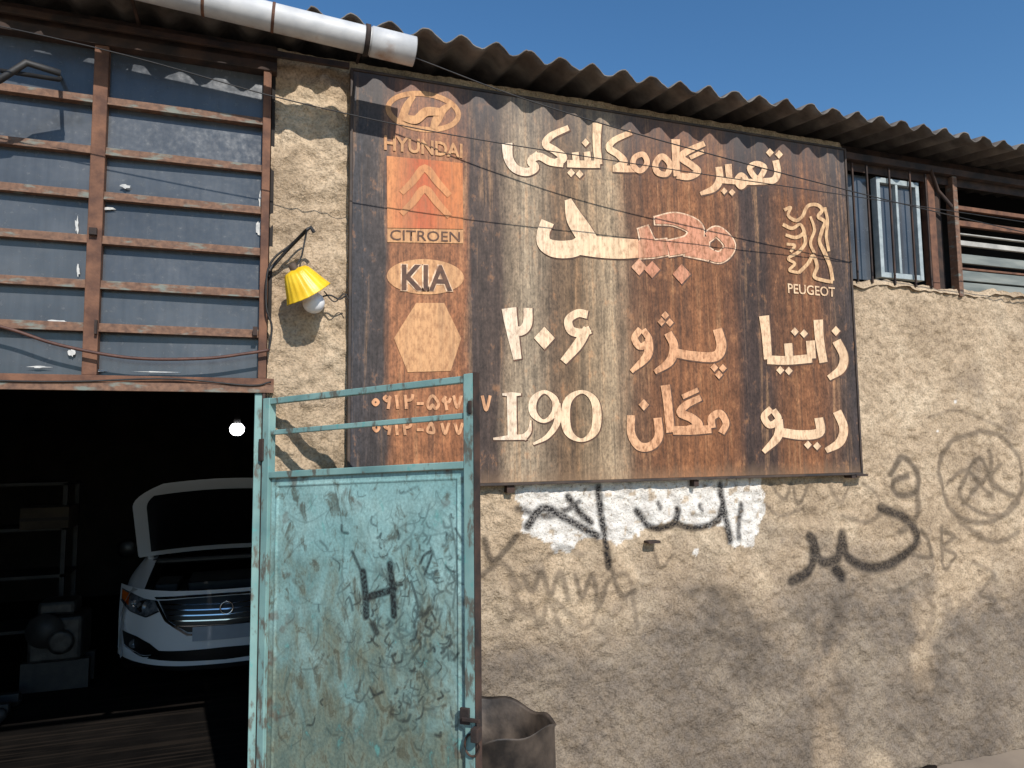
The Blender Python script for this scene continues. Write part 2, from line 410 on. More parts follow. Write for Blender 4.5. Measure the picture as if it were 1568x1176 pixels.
boxes("interior_shade_sheet",[(3.45,13.7,.75,.8,2.6,4.1)],M_blackbg,bld)  # black sheet painted as the deep shade behind the clerestory
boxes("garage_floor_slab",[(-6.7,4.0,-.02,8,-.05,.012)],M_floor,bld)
boxes("purlins",[(-6.8,13.7,y,y+.06,3.84+roofz(y)-.0,3.925+roofz(y)) for y in (.12,1.2,2.4,3.6,4.8,6.0,7.2)],M_rustd,bld)
boxes("eave_angle_iron",[(3.5,13.7,-.035,.012,3.815,3.86),(3.5,13.7,.014,.02,3.76,3.86)],M_rustd,bld,.003)
# window wall over the door
win=empty("steel_window",bld)
railz=[2.33,2.535,2.722,2.92,3.118,3.318,3.548,3.79]
X0,X1=-3.0,JX-.012
boxes("frame_rails",[(X0,X1,-.024,.02,z-.019,z+.017) for z in railz[1:-1]],M_railp,win,.002)
boxes("frame_rail_lips",[(X0,X1,-.034,-.0245,z-.021,z-.014) for z in railz[1:-1]],M_railp,win)
boxes("sill_angle",[(X0,JX+.03,-.045,.03,2.268,2.285),(X0,JX+.03,-.045,-.03,2.2855,2.325)],M_rust,win,.002)
boxes("sill_plate",[(X0,JX+.03,-.055,-.0455,2.258,2.295)],M_railp,win,.002)
boxes("frame_mullions",[(-.70,-.643,-.038,.022,2.325,3.80),(-1.42,-1.36,-.038,.022,2.325,3.80),(-2.14,-2.08,-.038,.022,2.325,3.80),(X0,X0+.05,-.038,.022,2.325,3.80),(X1-.028,X1+.008,-.042,.022,2.325,3.80)],M_rust,win,.003)
boxes("frame_head",[(X0,JX+.02,-.05,.02,3.79,3.835),(X0,JX+.02,-.02,.05,3.836,3.93),(X0,.4,-.07,-.051,3.855,3.885)],M_rustd,win,.003)
boxes("window_stays",[(-.655,-.645,-.06,-.039,2.50,2.56),(-.69,-.66,-.06,-.039,2.93,2.96),(-.02,.0,-.06,-.043,2.52,2.56)],M_rustd,win)
mx=[X0+.05,-2.14,-2.08,-1.42,-1.36,-.70,-.643,X1-.028]
v=[];f=[]
for a,b in zip(mx[0::2],mx[1::2]):
    for z0,z1 in zip(railz[:-1],railz[1:]):
        k=len(v);t1=random.uniform(-.006,.006);t2=random.uniform(-.006,.006)
        v+=[(a-.004,.008+t1,z0),(b+.004,.008-t1,z0),(b+.004,.008-t1+t2,z1),(a-.004,.008+t1+t2,z1)];f.append((k,k+1,k+2,k+3))
mobj("glass_panes",v,f,M_glass,win)
v=[];f=[]
def scrap(cx,cz,rx,rz,n=11,y=-.003):
    k=len(v)
    for i in range(n):
        a=2*math.pi*i/n;r=random.uniform(.45,1.15)
        v.append((cx+rx*r*math.cos(a),y,cz+rz*r*math.sin(a)))
    f.append(tuple(reversed(range(k,k+n))))
for (u,vv_,a,b) in [(152,328,.022,.03),(165,320,.035,.008),(396,350,.012,.045),(147,345,.008,.05),(398,308,.008,.05),(350,322,.05,.005),(118,345,.008,.045),(192,286,.022,.012),(90,493,.05,.009),(110,540,.014,.02),(400,428,.007,.04),(141,545,.008,.07),(398,560,.008,.04),(250,570,.14,.004),(150,568,.05,.006),(120,415,.008,.03),(60,562,.05,.006),(30,430,.04,.005)]:
    x,z=px_to_plane(u,vv_);scrap(x,z,a,b,random.randint(12,17),-.003-random.random()*.004)
mobj("torn_paper",v,f,M_paper,win)
# right window band
rb=empty("clerestory",bld)
M_alu=simple("grey_window_frame",(140,150,152),(168,176,176),20,.5)
fx0,fx1,fz0,fz1=3.80,4.17,3.07,3.74
boxes("window_frame",[(fx0,fx0+.03,.0,.05,fz0,fz1),(fx1-.03,fx1,.0,.05,fz0,fz1),(fx0+.03,fx1-.03,.002,.05,fz0,fz0+.035),(fx0+.03,fx1-.03,.002,.05,fz1-.035,fz1),(3.965,3.985,.003,.05,fz0+.035,fz1-.035)],M_alu,rb,.003)
boxes("window_glass",[(fx0+.03,fx1-.03,.03,.035,fz0+.03,fz1-.03)],M_glass,rb)
boxes("side_glass",[(3.52,3.78,.06,.065,3.06,3.76)],M_glass,rb)
boxes("security_bars",[(x,x+.012,-.02,-.008,3.02,3.80) for x in (3.58,3.70,3.89,4.07,4.21)],M_rustd,rb,.002)
boxes("posts",[(4.25,4.31,.0,.06,3.0,3.815),(5.75,5.80,.0,.06,3.0,3.815),(7.5,7.56,.0,.06,3.0,3.815)],M_rust,rb,.003)
boxes("pale_post",[(4.46,4.50,-.02,.04,2.98,3.815)],M_railp,rb,.003)
boxes("rear_boarding",[(4.31,4.46,.08,.09,3.0,3.8)],M_rustd,rb)
M_plk=simple("grey_planks",(96,104,102),(136,140,134),6,.85,st=(.4,1,3))
M_plkw=simple("pale_strip",(150,148,142),(186,182,174),9,.8)
boxes("slats",[(4.52,13.5,.05,.075,3.04,3.10),(4.52,13.5,.055,.08,3.115,3.185),(4.52,13.5,.048,.075,3.235,3.30)],M_plk,rb,.003)
boxes("pale_strips",[(4.52,13.5,.045,.07,3.36,3.395),(4.52,13.5,.04,.065,3.435,3.445)],M_plkw,rb,.003)
boxes("rust_slats",[(4.52,13.5,.05,.07,3.19,3.205),(4.52,13.5,.05,.08,3.50,3.54),(4.52,13.5,.06,.09,3.62,3.65)],M_rust,rb,.003)
tube("brace",[(4.25,-.03,3.83),(4.33,-.01,3.70),(4.47,.0,3.60)],.012,M_rustd,rb)
jm=empty("door_jamb",bld)
boxes("jamb_steel",[(-.006,.026,-.04,.05,.012,2.257)],M_teal,jm,.003)
boxes("jamb_lip",[(.0265,.040,-.05,.06,.012,2.257)],M_rustd,jm,.002)
boxes("jamb_side_wall",[(.045,.06,.0,.3,0,3.9)],M_inner,jm)
boxes("wall_hook",[(1.997,2.07,-.06,-.0,1.475,1.487)],M_rustd,bld)
s=400
mobj("ground",[(-s,-s,-.004),(s,-s,-.004),(s,s,-.004),(-s,s,-.004)],[(0,1,2,3)],M_ground)
# ------------------------------------------------------------------ sign board
sg=empty("shop_sign")
FY=-.06
boxes("board",[(SX0,SX1,FY,-.03,SZ0,SZ1)],M_sign,sg,.002)
boxes("board_frame",[(SX0-.014,SX0-.0005,FY-.006,-.02,SZ0-.012,SZ1+.012),(SX1+.0005,SX1+.014,FY-.006,-.02,SZ0-.012,SZ1+.012),(SX0,SX1,FY-.006,-.02,SZ0-.014,SZ0-.0005),(SX0,SX1,FY-.006,-.02,SZ1+.0005,SZ1+.014)],M_board_edge,sg,.002)
boxes("mounting_brackets",[(3.40,3.44,-.07,.03,1.79,1.806),(3.43,3.52,-.075,-.02,1.80,1.812),(1.2,1.24,-.05,.02,1.77,1.806),(2.3,2.33,-.05,.02,1.77,1.806)],M_rustd,sg)
K=3.5+FY
cnt=[0]
class Rib:
    def __init__(s):s.v=[];s.f=[]
def ribbon(rb_,pts,closed=False,grow=0.,base=.002,n=7):
    P=catmull(pts,n,closed)
    if closed:P=P+[P[0]]
    cnt[0]+=1
    y0=FY-base-(cnt[0]%12)*.0002
    k=len(rb_.v);N=len(P)
    for i,p in enumerate(P):
        a=P[max(i-1,0)];b=P[min(i+1,N-1)]
        if closed and (i==0 or i==N-1):a=P[-2];b=P[1]
        t=np.array([b[0]-a[0],b[1]-a[1]]);L=np.hypot(*t)+1e-6;t/=L
        nrm=np.array([-t[1],t[0]]);w=p[2]*.5+grow
        q=np.array([p[0],p[1]])
        if not closed and i==0:q=q-t*grow
        if not closed and i==N-1:q=q+t*grow
        for s in(-1,1):
            e=q+nrm*w*s;x,z=px_to_plane(e[0],e[1],K);rb_.v.append((x,y0-.00015*i/N,z))
    for i in range(N-1):
        a=k+2*i;rb_.f.append((a,a+1,a+3,a+2))
def poly(rb_,pts,base=.002,grow=0):
    cnt[0]+=1;y0=FY-base-(cnt[0]%12)*.0002
    c=np.mean(pts,0);k=len(rb_.v)
    for p in pts:
        p=np.array(p,float);d=p-c;p=c+d*(1+grow/(np.hypot(*d)+1e-6))
        x,z=px_to_plane(p[0],p[1],K);rb_.v.append((x,y0,z))
    rb_.f.append(tuple(range(k,k+len(pts))))
def dia(u,v,r):return [(u,v-r*1.1),(u+r,v),(u,v+r*1.1),(u-r,v)]
def ell(u,v,rx,ry,n=40,rot=0.):
    c,s=math.cos(rot),math.sin(rot)
    return [(u+rx*math.cos(a)*c-ry*math.sin(a)*s,v+rx*math.cos(a)*s+ry*math.sin(a)*c) for a in np.linspace(0,2*math.pi,n,endpoint=False)]
CREAM=[ # top line, first word
 ([(1187,246,10),(1190,264,10),(1184,276,10),(1168,278,9)],0),([(1172,278,9),(1150,279,9),(1126,278,9),(1102,276,9)],0),
 ([(1147,258,8),(1158,251,8),(1170,258,8),(1159,274,8)],1),
 ([(1127,277,7),(1134,268,7),(1142,277,7),(1134,287,7)],1),
 ([(1116,277,9),(1114,252,10)],0),([(1100,256,10),(1101,276,11),(1092,289,10),(1072,297,5)],0),
 # second word
 ([(1078,220,8),(1050,233,10),(1043,242,10),(1058,253,10),(1068,263,10),(1054,271,10),(1036,269,10)],0),([(1077,232,6),(1056,242,6)],0),([(1034,214,13),(1034,240,11),(1036,270,10)],0),
 ([(1006,264,9),(1003,251,9),(1013,240,9),(1025,252,9),(1020,267,8)],1),
 # third word
 ([(984,237,8),(971,242,8),(969,254,8),(980,262,8),(990,250,8)],1),([(974,259,10),(955,259,10),(938,258,10)],0),([(966,203,8),(940,215,9),(932,227,10),(946,237,10),(955,249,11),(942,258,10)],0),
 ([(914,189,14),(913,220,12),(916,252,11)],0),([(918,252,11),(896,252,11),(868,251,11)],0),([(900,251,10),(898,233,10)],0),([(882,251,10),(880,234,10)],0),
 ([(870,196,8),(844,208,10),(835,221,11),(850,231,11),(862,242,12),(850,250,11)],0),([(862,251,11),(842,248,11),(826,240,11),(812,244,11)],0),
 ([(824,236,10),(812,247,11),(819,257,12),(806,264,12),(788,258,13),(778,242,14),(776,220,16)],0),
 # name, pale part
 ([(869,306,10),(878,332,24),(890,352,28),(902,370,27)],0),([(838,340,20),(831,358,19),(834,374,22),(852,382,26),(880,380,26),(896,366,22)],0),([(884,375,30),(920,379,32),(950,381,31),(976,381,28)],0),
 # 206
 ([(779,472,22),(783,500,19),(792,550,12)],0),([(782,504,13),(797,507,14),(807,496,14),(808,472,13)],0),
 ([(899,482,12),(884,480,12),(870,490,12),(874,506,13),(890,510,13),(903,505,12)],0),([(899,503,13),(884,528,15),(862,554,11)],0),
 ([(1169,484,15),(1172,512,13),(1175,550,12)],0),([(1174,551,13),(1205,552,13),(1242,549,13)],0),([(1208,549,12),(1206,526,12)],0),([(1242,549,13),(1240,522,13)],0),([(1252,490,14),(1254,520,13),(1260,555,12)],0),
 ([(1280,522,13),(1291,545,13),(1287,565,13),(1268,579,8)],0),
 ([(1180,626,10),(1169,638,10),(1178,651,10),(1191,642,10),(1183,628,9)],0),([(1192,642,11),(1190,668,13),(1168,692,7)],0),([(1196,662,13),(1225,666,14),(1254,662,14),(1253,640,13)],0),([(1281,630,13),(1291,655,13),(1285,677,13),(1264,690,8)],0),
]
REDS=[
 ([(980,504,10),(971,518,10),(980,531,10),(993,521,10),(984,505,9)],0),([(993,520,12),(990,545,13),(966,569,6)],0),
 ([(1022,510,12),(1031,530,13),(1025,553,13),(1002,570,7)],0),([(1032,540,13),(1060,545,14),(1094,546,15),(1104,530,15),(1098,504,14)],0),
 ([(966,636,12),(966,664,12),(978,683,13),(996,683,13),(1008,668,13),(1006,640,12)],0),([(1018,590,14),(1022,620,13),(1026,662,13)],0),([(1030,659,13),(1060,659,13),(1088,657,12)],0),
 ([(1072,609,9),(1050,620,11),(1041,632,12),(1058,640,13),(1069,652,13),(1050,659,12)],0),([(1068,597,7),(1044,608,7)],0),([(1090,655,10),(1089,640,11),(1102,633,11),(1111,648,10),(1104,663,10)],0),
]
NAMER=[([(976,382,28),(1000,381,27),(1022,378,25)],0),([(984,348,16),(992,372,22)],0),([(1002,338,11),(1034,336,20),(1064,350,24),(1056,372,26),(1022,381,24)],0),([(1050,380,24),(1075,386,22),(1087,391,18)],0),
 ([(1078,362,17),(1079,384,17),(1102,394,17),(1117,376,17),(1098,355,16),(1082,364,15)],0)]
L90=[([(769,604,3),(783,604,6),(797,604,3)],0),([(783,603,14),(784,669,14)],0),([(755,672,3),(780,670,7),(806,669,8)],0),([(800,671,10),(810,660,6),(812,644,2)],0),
 ([(833,600,5),(817,612,11),(816,632,11),(832,645,5),(849,632,10),(849,612,10)],1),([(852,618,11),(853,645,10),(838,668,7),(816,680,3)],0),
 ([(891,600,5),(868,616,12),(868,658,13),(890,674,5),(911,657,13),(911,617,12)],1)]
DOTS=[(1178,234,6),(1192,237,6),(1108,293,5),(1120,295,5),(874,265,6),(887,267,6),(896,219,6),(833,518,16),(1216,508,6),(1230,511,6),(1194,567,6),(1207,568,6),(1279,507,7),(1236,681,6),(1250,683,6)]
RDOT=[(1012,493,6),(1025,494,6),(1018,483,6),(1093,563,6),(1106,564,6),(1100,574,6),(985,620,8)]
NDOT=[(978,409,12),(998,413,12),(1043,420,14)]
PH=[([(575,612,4),(571,616,4),(575,620,4),(579,616,4)],1),([(592,606,4),(588,610,4),(593,614,4),(597,608,4),(594,626,4)],0),([(606,605,4),(609,626,4)],0),([(620,605,4),(622,626,4)],0),([(620,613,4),(629,612,4),(632,604,4)],0),
 ([(638,618,4),(648,618,4)],0),([(662,606,4),(654,618,4),(658,626,4),(662,620,4),(667,626,4),(671,618,4)],1),([(682,607,4),(678,614,4),(686,616,4),(690,610,4)],0),([(680,608,4),(684,628,4)],0),([(694,606,4),(700,624,4),(706,606,4)],0),([(716,608,4),(722,628,4),(728,608,4)],0),
 ([(738,606,4),(744,628,4),(750,606,4)],0),
 ([(576,650,4),(572,655,4),(576,660,4),(580,655,4)],1),([(592,648,4),(589,653,4),(594,656,4),(597,650,4),(595,666,4)],0),([(606,648,4),(608,666,4)],0),([(618,648,4),(620,666,4)],0),([(618,655,4),(627,653,4),(630,646,4)],0),([(638,658,4),(648,658,4)],0),([(660,648,4),(654,660,4),(664,662,4)],1),([(676,648,4),(681,664,4),(687,648,4)],0),([(696,648,4),(702,664,4),(708,648,4)],0),([(718,650,4),(724,668,4),(730,650,4)],0)]
LION=[([(1200,322,5),(1210,318,4),(1206,330,4),(1218,338,5),(1228,332,4)],0),([(1228,332,5),(1236,316,5),(1250,314,5),(1258,322,5),(1252,332,5),(1262,340,5),(1258,352,5)],0),
 ([(1198,344,5),(1212,350,5),(1224,344,4),(1230,356,5),(1218,364,5),(1202,360,4)],0),([(1258,352,5),(1254,370,5),(1262,388,6),(1270,408,5),(1274,430,5)],0),([(1230,356,5),(1232,372,5),(1222,386,5),(1206,396,4),(1216,404,4),(1208,414,4),(1222,418,4)],0),
 ([(1222,418,5),(1236,404,5),(1244,392,5),(1250,408,5),(1246,424,5),(1262,430,5),(1274,432,5)],0),([(1240,332,3),(1246,352,4),(1240,372,4),(1246,388,4)],0),([(1262,318,4),(1266,340,4),(1264,362,4),(1268,385,4)],0),([(1204,374,4),(1216,376,4),(1210,386,4)],0)]
shd=Rib();cr=Rib();rd=Rib();nm=Rib();lg=Rib();eg=Rib()
def off(pts,dx,dy):return [(p[0]+dx,p[1]+dy)+tuple(p[2:]) for p in pts]
for L,rbx,ed in((CREAM,cr,0),(L90,cr,0),(REDS,rd,0),(NAMER,nm,1)):
    for p,c in L:
        if ed:
            ribbon(eg,p,bool(c),1.6,base=.0010);ribbon(shd,off(p,1.6,1.2),bool(c),2.,base=.0001)
            ribbon(rbx,p,bool(c),-.6,base=.0040)
        else:
            ribbon(shd,off(p,1.4,1.0),bool(c),1.2,base=.0001)
            ribbon(rbx,p,bool(c),0.2,base=.0040)
for L,rbx in((DOTS,cr),(RDOT,rd),(NDOT,nm)):
    for u,v_,r in L:
        poly(shd,dia(u+1.4,v_+1.0,r+1.6),.0001);poly(rbx,dia(u,v_,r),.0040)
for p,c in PH:ribbon(rd,p,bool(c),.3,base=.0040)
lr=Rib()
for p,c in LION:ribbon(lr,p,bool(c),.2,base=.0040)
mobj("lettering_shadow",shd.v,shd.f,M_dkl,sg)
mobj("lettering_edge",eg.v,eg.f,M_edge,sg)
mobj("lettering_cream",cr.v,cr.f,M_let,sg)
mobj("lettering_faded",rd.v,rd.f,M_lr,sg)
mobj("name_lettering_faded",nm.v,nm.f,M_red,sg)
mobj("lion_emblem",lr.v,lr.f,M_pea,sg)
ribbon(lg,[p+(8,) for p in ell(648,171,54,27,24,.13)],True,0,.002,3)
ribbon(lg,[(634,147,7),(624,160,11),(617,178,13),(613,190,9)],False,0,.003)
ribbon(lg,[(690,160,7),(677,170,12),(668,185,14),(662,197,8)],False,0,.003)
ribbon(lg,[(617,180,11),(636,184,13),(652,172,14),(672,172,12)],False,0,.0055)
poly(lg,ell(651,424,59,27,44,.03),.002)
poly(lg,[(637,464),(680,464),(706,518),(690,568),(624,570),(603,518)],.002)
poly(lg,[(593,350),(709,352),(709,373),(593,371)],.002)
mobj("logo_shapes",lg.v,lg.f,M_pea,sg)
ct=Rib();poly(ct,[(592,239),(708,250),(709,351),(593,349)],.0016);mobj("logo_square",ct.v,ct.f,M_cit,sg)
ch=Rib()
ribbon(ch,[(614,296,9),(632,278,11),(650,258,12),(669,279,11),(688,300,9)],False,0,.004,4);ribbon(ch,[(614,328,9),(632,310,11),(650,290,12),(669,311,11),(688,332,9)],False,0,.004,4)
mobj("logo_chevrons",ch.v,ch.f,M_chv,sg)
def text(name,s,u0,v0,u1,v1,hpx,mat,base=.005,bold=.012):
    cu=bpy.data.curves.new(name,'FONT');cu.body=s;cu.size=1;cu.offset=bold;cu.resolution_u=3
    ob=bpy.data.objects.new(name+"_tmp",cu);COL.objects.link(ob)
    dg=bpy.context.evaluated_depsgraph_get();me=bpy.data.meshes.new_from_object(ob.evaluated_get(dg))
    bpy.data.objects.remove(ob)
    n=len(me.vertices);co=np.zeros(n*3);me.vertices.foreach_get("co",co);co=co.reshape(-1,3)
    mn=co.min(0);mx_=co.max(0)
    xa,za=px_to_plane(u0,v0,K);xb,zb=px_to_plane(u1,v1,K);_,zt=px_to_plane(u0,v0-hpx,K)
    tx=(co[:,0]-mn[0])/(mx_[0]-mn[0]);tz=(co[:,1]-mn[1])/(mx_[1]-mn[1])
    out=np.stack([xa+(xb-xa)*tx,np.full(n,FY-base),za+(zb-za)*tx+(zt-za)*tz],1)
    me.vertices.foreach_set("co",out.ravel());me.update();me.materials.append(mat)
    o=bpy.data.objects.new(name,me);COL.objects.link(o);o.parent=sg
text("lettering_car_make","HYUNDAI",588,230,708,243,23,M_pea,.005,.025)
text("lettering_car_make_small","CITROEN",597,368,704,371,16,M_dkl,.0055,.005)
text("lettering_oval_halo","KIA",613,446,694,447,42,M_edge,.0050,.06)
text("lettering_oval","KIA",615,445,692,446,40,M_dkl,.0060,.02)
text("lettering_lion","PEUGEOT",1206,449,1278,455,15,M_let,.005,.012)
# ------------------------------------------------------------------ gutter
gt=empty("rain_gutter")
ga=np.array([.664,-.345,3.837]);gb=np.array([-.297,-.345,3.903]);gd=(ga-gb)/np.linalg.norm(ga-gb)
def gp(s):return ga-gd*s
r=.060
lathe("pipe",[(r-.005,0.0),(r,0.001),(r,.215),(r,3.5),(0,3.5)],ga,-gd,M_pvc,gt,32)
lathe("pipe_bore",[(r-.005,.0),(r-.005,.6),(0,.6)],ga,-gd,M_blackbg,gt,32)
lathe("socket",[(r+.001,0.0),(r+.006,.002),(r+.006,.20),(r+.001,.205)],ga,-gd,M_pvc,gt,32)
lathe("socket_end",[(r-.005,-.0004),(r+.006,-.0004)],ga,-gd,M_pvc,gt,32)
for s in (.21,):lathe("strap",[(r+.003,s),(r+.009,s+.001),(r+.009,s+.022),(r+.003,s+.023)],ga,-gd,M_rustd,gt,32)
for s in (.62,.90,1.6):lathe("strap_light",[(r+.001,s),(r+.003,s+.001),(r+.003,s+.012),(r+.001,s+.013)],ga,-gd,M_rust,gt,32)
for s in (.22,1.2,2.4):
    p=gp(s);tube("hanger",[(p[0],p[1]+r*.9,p[2]+.02),(p[0],-.2,3.93),(p[0],.1,3.93)],.008,M_rustd,gt)
# ------------------------------------------------------------------ cables
def cable(name,pts,r,mat,parent=None,sm=10):tube(name,pts,r,mat,parent,8,sm)
cable("overhead_cable",[(.66,-.36,3.80),(1.2,-.38,3.675),(1.89,-.4,3.566),(3.2,-.4,3.43),(4.56,-.4,3.32),(7,-.3,3.2),(9,.05,3.4)],.0032,M_wire)
cable("overhead_cable",[(-3.5,-.25,3.80),(-.95,-.4,3.617),(.1,-.4,3.49),(.852,-.4,3.435),(2.,-.4,3.415),(3.11,-.4,3.404),(4.56,-.4,3.387),(7,-.3,3.4),(9,.05,3.5)],.0026,M_wire)
def cwall(name,pts,k,r,mat):
    w=[(*px_to_plane(u,v,k),k-3.5) for u,v in pts]
    cable(name,[(a,c,b) for a,b,c in w],r,mat)
cwall("window_cable",[(-150,470),(0,500),(90,528),(200,548),(310,549),(380,541),(412,536)],3.42,.007,M_cablebr)
cwall("window_cable",[(-150,575),(0,583),(120,584),(260,580),(380,590),(415,585)],3.44,.004,M_wire)
cwall("lamp_cable",[(412,536),(416,500),(408,470),(409,420),(420,395),(445,375),(468,352)],3.42,.005,M_wire)
cwall("lamp_cable",[(488,456),(505,452),(520,458),(532,450)],3.40,.004,M_wire)
cwall("lamp_cable",[(496,446),(512,462),(526,450),(534,458)],3.40,.003,M_wire)
# ------------------------------------------------------------------ bracket on the left
bk=empty("wall_bracket")
def pq(u,v,k):
    x,z=px_to_plane(u,v,k);return (x,k-3.5,z)
tube("arm",[pq(-60,150,3.3),pq(0,122,3.25),pq(40,96,3.25),pq(92,112,3.3)],.014,M_dark,bk)
tube("arm_stay",[pq(0,108,3.25),pq(90,122,3.3),(pq(92,118,3.5))],.009,M_dark,bk)
tube("arm_foot",[pq(-60,150,3.3),pq(-60,170,3.5)],.014,M_dark,bk)
# ------------------------------------------------------------------ wall lamp
lp=empty("wall_lamp")
kL=3.34
tube("bracket_rod",[pq(414,412,3.48),pq(438,385,3.42),pq(470,352,3.36)],.008,M_dark,lp)
tube("bracket_hook",[pq(470,352,3.36),pq(476,348,3.35),pq(481,356,3.35)],.009,M_dark,lp)
tube("drop_wire",[pq(470,352,3.35),pq(466,372,kL),pq(462,392,kL),pq(452,412,kL)],.004,M_dark,lp)
top=Vector(pq(452,414,kL))
ax=Vector((.50,.22,-.80)).normalized()
def wob(j,an):return (.0016*math.cos(an*20)*(j>1 and j<8),.002*math.sin(an*3))
lathe("shade",[(.012,-.006),(.050,.0),(.060,.012),(.075,.045),(.092,.085),(.108,.118),(.111,.122),(.104,.119),(.088,.085),(.070,.045),(.018,.010)],top,ax,M_yel,lp,80,wob)
lathe("socket",[(0.,-.035),(.018,-.033),(.020,.0),(.021,.095),(0.,.096)],top,ax,M_board_edge,lp,20)
bc=top+ax*.165
pr=[(.016,-.085),(.022,-.065),(.040,-.035)]+[(.05*math.sin(a),-.05*math.cos(a)) for a in np.linspace(.9,math.pi,14)]
lathe("bulb",pr,bc,ax,M_bulb,lp,32)
# ------------------------------------------------------------------ door leaf
dr=empty("metal_door")
E=np.array([.6864,-.7273]);Nn=np.array([-.7273,-.6864]);H0=np.array([.045,-.045]);DL=1.10
def D(t,z,o=0.):
    p=H0+E*t+Nn*o
    return (p[0],p[1],z+.05*t/DL)
def dbox(name,lst,mat,bevel=.003):
    v=[];f=[]
    for (t0,t1,o0,o1,z0,z1) in lst:
        b=len(v)
        v+=[D(t0,z0,o0),D(t1,z0,o0),D(t1,z0,o1),D(t0,z0,o1),D(t0,z1,o0),D(t1,z1,o0),D(t1,z1,o1),D(t0,z1,o1)]
        f+=[(b,b+1,b+2,b+3),(b+7,b+6,b+5,b+4),(b+4,b+5,b+1,b),(b+5,b+6,b+2,b+1),(b+6,b+7,b+3,b+2),(b+7,b+4,b,b+3)]
    o=mobj(name,v,f,mat,dr)
    m=o.modifiers.new("b",'BEVEL');m.width=bevel;m.segments=2
    return o
dbox("stiles",[(.0,.040,-.02,.022,.06,2.232),(DL-.045,DL,-.02,.022,.06,2.236)],M_teal)
dbox("rails",[(.0405,DL-.0455,-.018,.018,2.203,2.230),(.0405,DL-.0455,-.014,.014,2.064,2.086),(.0405,DL-.0455,-.018,.02,1.872,1.900)],M_teal)
dbox("bottom_rail",[(.0405,DL-.0455,-.018,.018,.06,.10)],M_teal)
dbox("stile_edge",[(DL+.0005,DL+.004,-.022,.024,.06,2.24)],M_rustd,.001)
dbox("latch",[(DL-.06,DL-.02,.023,.035,.93,.99),(DL-.045,DL+.03,.036,.046,.945,.96),(DL+.0,DL+.03,.023,.06,.88,.93),(DL-.02,DL-.005,.023,.03,2.08,2.13)],M_rustd)
dbox("hinges",[(-.015,.012,-.03,.03,1.95,2.05),(-.015,.012,-.03,.03,.3,.4)],M_rustd)
tube("latch_ring",[D(DL-.01+.03*math.cos(a),.86+.04*math.sin(a),.03) for a in np.linspace(0,6.28,16)],.004,M_rustd,dr)
def door_tz(u,v):  # image pixels unprojected along camera rays onto the door leaf
    w=1244.28-.33546*u+.08612*v;m=(-380.93+.94199*u+.01878*v)/w
    tt=(3.455*m-.045)/(.755+.8*m);k=3.455-.8*tt
    z=2+k*(690.70-.01125*u-.99611*v)/w
    t=tt*DL
    return t,z-.05*t/DL
DG=[([(556,876),(560,912),(562,942)],.036,1.,.3),([(598,864),(602,905),(604,942)],.032,1.,.3),([(562,914),(584,908),(604,902)],.032,1.,.3),
([(644,862),(650,850),(662,846),(650,880)],.012,.9),([(630,890),(640,930),(634,960)],.012,.8),([(614,835),(622,900),(612,960),(622,1000)],.007,.5),([(512,740),(528,820),(524,900),(545,990)],.006,.4),([(690,790),(700,860),(694,930)],.01,.6),([(572,955),(578,968)],.03,.9),
([(600,800),(640,820),(690,815)],.006,.35),([(520,960),(560,1010),(620,1020),(640,980)],.007,.4),([(430,780),(470,800),(520,770)],.006,.3),([(540,845),(552,872)],.016,.85),([(640,745),(620,755)],.01,.4)]
for i in range(300):
    u=random.gauss(640,55);v_=random.gauss(935,95)
    if not(430<u<708 and 735<v_<1160):continue
    a=random.uniform(.7,2.3);L=random.uniform(4,14);b=random.uniform(-.9,.9)
    DG.append(([(u,v_),(u+L*math.cos(a),v_+L*math.sin(a)),(u+L*1.6*math.cos(a+b),v_+L*1.6*math.sin(a+b))],random.uniform(.004,.013),random.uniform(.35,.9)))
for i in range(170):
    u=random.uniform(425,705);v_=random.uniform(740,1170);a=random.uniform(0.4,2.7);L=random.uniform(5,26);b=random.uniform(-.6,.6)
    DG.append(([(u,v_),(u+L*math.cos(a),v_+L*math.sin(a)),(u+L*1.8*math.cos(a+b),v_+L*1.8*math.sin(a+b))],random.uniform(.003,.009),random.uniform(.15,.5)))
t0,t1,z0,z1=.0405,DL-.0455,.1005,1.8715;st=.0045
nx=int((t1-t0)/st);nz=int((z1-z0)/st)
T,Z=np.meshgrid(np.linspace(t0,t1,nx),np.linspace(z0,z1,nz))
edge=np.minimum(np.minimum(T-t0,t1-T),np.minimum(Z-z0,z1-Z))
o=.004+.004*np.exp(-((edge-.035)/.005)**2)-.002*(edge>.04)+(fbm(T,Z,.35,5,3)-.5)*.028*np.clip(edge/.1,0,1)
o=np.clip(o,-.015,.018)
paint=stroke_field(T,Z,DG,door_tz)
rust=np.clip((fbm(T,Z,.06,15,4)-.64)*9,0,1)*.7*np.clip(1-edge/.2,.1,1)+np.clip((.010-edge)/.010,0,1)*.5
P3=np.stack([H0[0]+E[0]*T+Nn[0]*o,H0[1]+E[1]*T+Nn[1]*o,Z+.05*T/DL],-1)
grid_mesh("panel",P3,nx,nz,M_door,dr,{"paint":paint,"rust":np.clip(rust,0,1)})
dbox("panel_back",[(.042,DL-.047,-.019,-.016,.1005,1.871)],M_teal,.0005)
